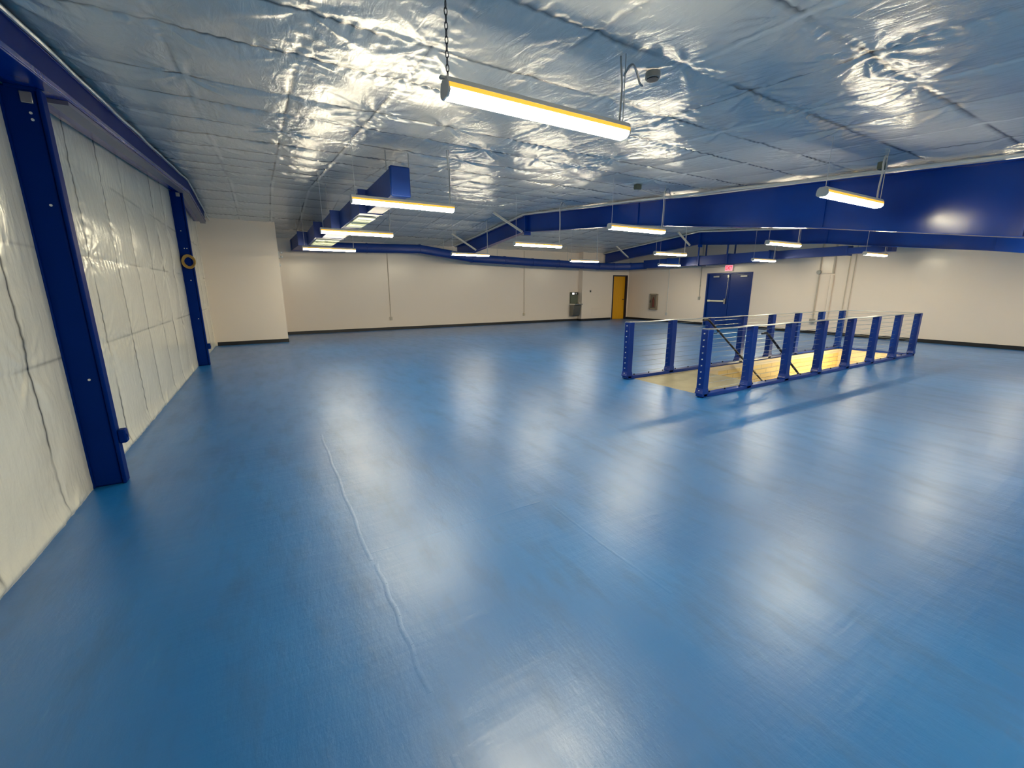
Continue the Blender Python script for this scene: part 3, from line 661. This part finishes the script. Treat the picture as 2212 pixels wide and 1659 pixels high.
for l, y in ((l1, EY1-0.42), (l2, EY0+0.36)):
    m = MB().box((XR+0.0, y-0.13, 1.955), (XR+0.06, y+0.13, 2.01)); m.bar((XR-0.005, y, 2.02), (XR-0.01, y-0.27 if l is l1 else y+0.27, 2.06), 0.02, 0.008, Vector((1, 0, 0))); m.build('door_closer', GREYM, l, bevel=0.004)

# ================================================================== EXIT SIGN
xs = thing('exit_sign', 'small glowing red EXIT sign above the blue double door', 'sign', (XR-0.02, 10.62, 2.20))
MB().box((XR-0.05, 10.45, 2.18), (XR, 10.79, 2.42)).build('housing', WHITE, xs, bevel=0.006)
MB().box((XR-0.056, 10.465, 2.195), (XR-0.049, 10.775, 2.405)).build('face', EMPNK, xs)
cu = bpy.data.curves.new('t', 'FONT'); cu.body = 'EXIT'; cu.size = 0.20; cu.extrude = 0.003; cu.align_x = 'CENTER'; cu.align_y = 'CENTER'; cu.offset = 0.004
to = bpy.data.objects.new('t', cu); COL.objects.link(to); bpy.context.view_layer.update()
me = bpy.data.meshes.new_from_object(to.evaluated_get(bpy.context.evaluated_depsgraph_get())); bpy.data.objects.remove(to)
w_ = max(v.co.x for v in me.vertices)-min(v.co.x for v in me.vertices); sc = 0.27/w_
for v in me.vertices: x, y, z = v.co; v.co = (-0.04-z, -x*sc, 0.10+y)
me.materials.clear(); me.materials.append(EMRED); lt = bpy.data.objects.new('letters', me); COL.objects.link(lt); lt.parent = xs
lt['label'] = 'red letters reading EXIT'

# ================================================================== WALL FITTINGS
def wallbox(name, c, size, m, label, cat, bevel=0.004, group=None, sphere=None):
    b = MB().box(tuple(a-s/2 for a, s in zip(c, size)), tuple(a+s/2 for a, s in zip(c, size)))
    return single(name, b, m, label, cat, c, group, bevel=bevel)
# conduits ending in outlet boxes
def drop(x, y, z0, z1, axis, label, m=PIPEM, r=0.012, bs=0.10):
    t = thing('wall_conduit', label, 'conduit', (x, y, z0))
    MB().cyl((x, y, z0+0.03), (x, y, z1), r, 8).build('pipe', m, t, smooth=True)
    d = (bs, 0.04, bs*1.3) if axis == 'y' else (0.04, bs, bs*1.3)
    e = MB().box((x-d[0]/2, y-d[1]/2, z0-d[2]/2), (x+d[0]/2, y+d[1]/2, z0+d[2]/2)).build('outlet_box', m, t, bevel=0.006)
    for z in (z1-0.25, z0+0.5):
        MB().box((x-0.02 if axis == 'y' else x-0.012, y-0.012 if axis == 'y' else y-0.02, z), (x+0.02 if axis == 'y' else x+0.012, y+0.012 if axis == 'y' else y+0.02, z+0.02)).build('clamp', m, t)
    return t
drop(4.09, YB-0.022, 0.43, roof(YB)-0.02, 'y', 'cream conduit running down to an outlet on the left part of the back wall')
drop(10.05, YB-0.022, 0.40, roof(YB)-0.02, 'y', 'cream conduit running down to an outlet on the middle of the back wall')
drop(XR-0.022, 13.52, 0.37, roof(13.5)-0.02, 'x', 'cream conduit ending in an outlet beside the extinguisher cabinet', m=WHITE, bs=0.10)
t = drop(XR-0.022, 11.86, 1.11, roof(11.9)-0.02, 'x', 'thin grey conduit ending in a box left of the double door', m=LID, bs=0.09)
MB().cyl((XR-0.022, 11.86, 2.36), (XR-0.022, 10.80, 2.36), 0.010, 8).build('branch_pipe', LID, t)
# sprinkler riser pipes on the right wall
sp = thing('riser_pipe', 'cream pair of riser pipes with a round valve on the right wall', 'pipe', (XR-0.03, 7.38, 0.4))
MB().cyl((XR-0.035, 7.38, 0.42), (XR-0.035, 7.38, roof(7.38)), 0.018, 10).build('pipe', PIPEM, sp, smooth=True)
MB().cyl((XR-0.035, 6.98, 1.98), (XR-0.035, 6.98, roof(6.98)), 0.026, 10).build('pipe', PIPEM, sp, smooth=True)
MB().cyl((XR-0.035, 7.38, 1.99), (XR-0.035, 6.98, 1.99), 0.014, 10).build('pipe', WALLM, sp, smooth=True)
MB().cyl((XR-0.03, 7.38, 2.03), (XR-0.10, 7.38, 2.03), 0.065, 16).build('valve', LID, sp, bevel=0.006)
MB().box((XR-0.07, 7.30, 0.36), (XR, 7.46, 0.50)).build('outlet_box', LID, sp, bevel=0.008)
single('riser_shadow', MB().cyl((XR-0.04, 6.99, 0.10), (XR-0.04, 6.99, 1.93), 0.05, 12), WALLM, 'upright cream cylinder standing in for the thick shadow under the riser valve', 'pipe', (XR-0.04, 6.99, 0.1), smooth=True)  # shadow below the shorter riser, shaped as a cylinder on the wall
for y, lb in ((6.57, 'left one of two close thin conduits on the right wall'), (6.42, 'right one of two close thin conduits on the right wall')):
    single('thin_conduit', MB().cyl((XR-0.022, y, 0.1), (XR-0.022, y, roof(y)), 0.011, 8), PIPEM, lb, 'conduit', (XR-0.022, y, 0.1), smooth=True)

# extinguisher cabinet
ec = thing('extinguisher_cabinet', 'bronze fire extinguisher cabinet on the right wall near the corner', 'cabinet', (XR, 14.30, 0.55))
y0, y1, z0, z1 = 14.08, 14.52, 0.54, 1.27
MB().box((XR-0.07, y0, z0), (XR, y1, z1)).build('body', TAN, ec, bevel=0.004)
m = MB()
for a, b, c, d in ((y0-0.01, y0+0.045, z0, z1), (y1-0.045, y1+0.01, z0, z1), (y0, y1, z0-0.01, z0+0.05), (y0, y1, z1-0.05, z1+0.01)): m.box((XR-0.09, a, c), (XR-0.068, b, d))
m.build('door_frame', mat('cabinet_frame', (0.36, 0.30, 0.22), 0.4), ec, bevel=0.003)
m = MB().cyl((XR-0.10, 14.27, 0.66), (XR-0.10, 14.27, 1.0), 0.05, 14).cyl((XR-0.10, 14.27, 1.0), (XR-0.10, 14.27, 1.08), 0.05, 14, 0.018); m.cyl((XR-0.10, 14.27, 1.08), (XR-0.10, 14.27, 1.14), 0.012, 8)
m.build('extinguisher_bottle', REDM, ec, smooth=True)
MB().box((XR-0.105, 14.44, 0.86), (XR-0.09, 14.475, 0.98)).build('pull_handle', DARK, ec, bevel=0.003)

# bottle filling fountain
wf = thing('drinking_fountain', 'grey bottle filling drinking fountain on the back wall', 'fountain', (12.85, YB-0.1, 0.24))
a, b = 12.62, 13.05
MB().box((a, YB-0.09, 0.82), (b, YB-0.002, 1.36)).build('filler_panel', GREENB, wf, bevel=0.01)
MB().box((a+0.03, YB-0.13, 1.23), (b-0.02, YB-0.088, 1.345)).build('top_panel', ENAMEL, wf, bevel=0.006)
MB().box((a+0.05, YB-0.136, 1.25), (a+0.17, YB-0.129, 1.33)).build('display', mat('white_display', (0.8, 0.8, 0.78), 0.3, emit=(1, 1, 0.95), es=0.5), wf)
MB().box((a+0.25, YB-0.136, 1.26), (a+0.31, YB-0.129, 1.32)).build('sensor', BRIGHT, wf)
MB().loft([[(a-0.02, y, z0), (b+0.02, y, z0), (b+0.02, y, z1), (a-0.02, y, z1)] for y, z0, z1 in ((YB-0.002, 0.74, 0.83), (YB-0.40, 0.76, 0.83), (YB-0.46, 0.79, 0.82))]).build('basin', CHROME, wf, bevel=0.01)
MB().tube([(b-0.04, YB-0.3, 0.82), (b-0.04, YB-0.3, 0.88), (b-0.05, YB-0.25, 0.90)], 0.012, 8).build('bubbler', CHROME, wf, smooth=True)
MB().loft([[(a, YB-0.002, z), (b, YB-0.002, z), (b, YB-d, z), (a, YB-d, z)] for z, d in ((0.24, 0.22), (0.30, 0.27), (0.75, 0.33))]).build('cabinet', mat('fountain_grey', (0.20, 0.19, 0.16), 0.35, metal=0.5), wf, bevel=0.01)

ap = thing('access_panel', 'cream access hatch low on the wall left of the yellow door', 'panel', (14.1, YBR, 0.2))
MB().box((13.74, YBR-0.012, 0.20), (14.48, YBR, 0.60)).build('frame', WALLM, ap, bevel=0.003)
MB().box((13.77, YBR-0.018, 0.23), (14.45, YBR-0.010, 0.57)).build('hatch', WALLM, ap, bevel=0.003)
tm = thing('thermostat', 'small dark round thermostat on the wall left of the yellow door', 'thermostat', (13.62, YBR, 1.40))
MB().box((13.58, YBR-0.012, 1.35), (13.67, YBR, 1.45)).build('plate', LID, tm, bevel=0.004)
MB().cyl((13.625, YBR-0.03, 1.40), (13.625, YBR-0.01, 1.40), 0.032, 16).build('dial', ENAMEL, tm)

# emergency lights
el = thing('emergency_light', 'white two headed emergency lamp on the edge of the left corner wall', 'light', (JX, 14.35, 2.4))
MB().box((JX, 14.28, 2.40), (JX+0.045, 14.42, 2.58)).build('housing', WHITE, el, bevel=0.006)
for z in (2.56, 2.44): MB().sphere((JX+0.085, 14.30, z), 0.035, 12).build('lamp_head', BRIGHT, el, smooth=True)
sb = thing('alarm_strobe', 'tiny white alarm strobe on the corner wall edge, under the emergency lamp', 'strobe', (JX, 14.35, 2.20))
MB().box((JX, 14.32, 2.17), (JX+0.03, 14.40, 2.27)).build('base', WHITE, sb, bevel=0.004)
MB().box((JX+0.03, 14.335, 2.20), (JX+0.045, 14.385, 2.24)).build('lens', BRIGHT, sb, bevel=0.003)

# ceiling junction boxes and sensors
def jbox(x, y, s, m, label, round_=False, drop_=0.05):
    z = roof(y)-0.03
    t = thing('junction_box', label, 'junction box', (x, y, z))
    if round_:
        MB().cyl((x, y, z+0.02), (x, y, z-drop_), s, 16).build('body', m, t, bevel=0.004)
        MB().cyl((x, y, z-drop_), (x, y, z-drop_-0.006), s*0.8, 16).build('cover', ENAMEL, t)
    else:
        MB().box((x-s, y-s*0.6, z-drop_), (x+s, y+s*0.6, z+0.02)).build('body', m, t, bevel=0.004)
        MB().box((x-s*0.9, y-s*0.5, z-drop_-0.006), (x+s*0.9, y+s*0.5, z-drop_)).build('cover', m, t)
    return t
jbox(2.38, 2.26, 0.048, LID, 'round dark ceiling box right of the nearest strip light', True, 0.02)
jbox(5.45, 5.35, 0.055, GREENB, 'olive ceiling box near the top edge of the nearer beam')
jbox(6.30, 2.42, 0.05, GREENB, 'small ceiling box above the light before the bright beam part')
t = thing('smoke_detector', 'small dark detector under the ceiling between the duct and the beam', 'detector', (3.55, 10.6, 3.5))
MB().cyl((3.62, 10.9, 3.62), (3.62, 10.9, 3.48), 0.05, 14).build('base', LID, t); MB().sphere((3.60, 10.9, 3.46), 0.045, 12).build('bulb', BRIGHT, t, smooth=True)
# white conduit run beside the nearer beam
pts = [(5.45, 5.35, roof(5.35)-0.075), (5.9, 5.4, roof(5.4)-0.10), (6.3, 5.35, roof(5.35)-0.13), (6.45, 5.0, roof(5)-0.12), (6.5, 4.0, roof(4)-0.10), (6.5, 2.45, roof(2.45)-0.09)]
single('ceiling_conduit', MB().tube(pts, 0.010, 7), WHITE, 'thin white conduit from the olive box along the nearer beam top', 'conduit', pts[0], smooth=True)
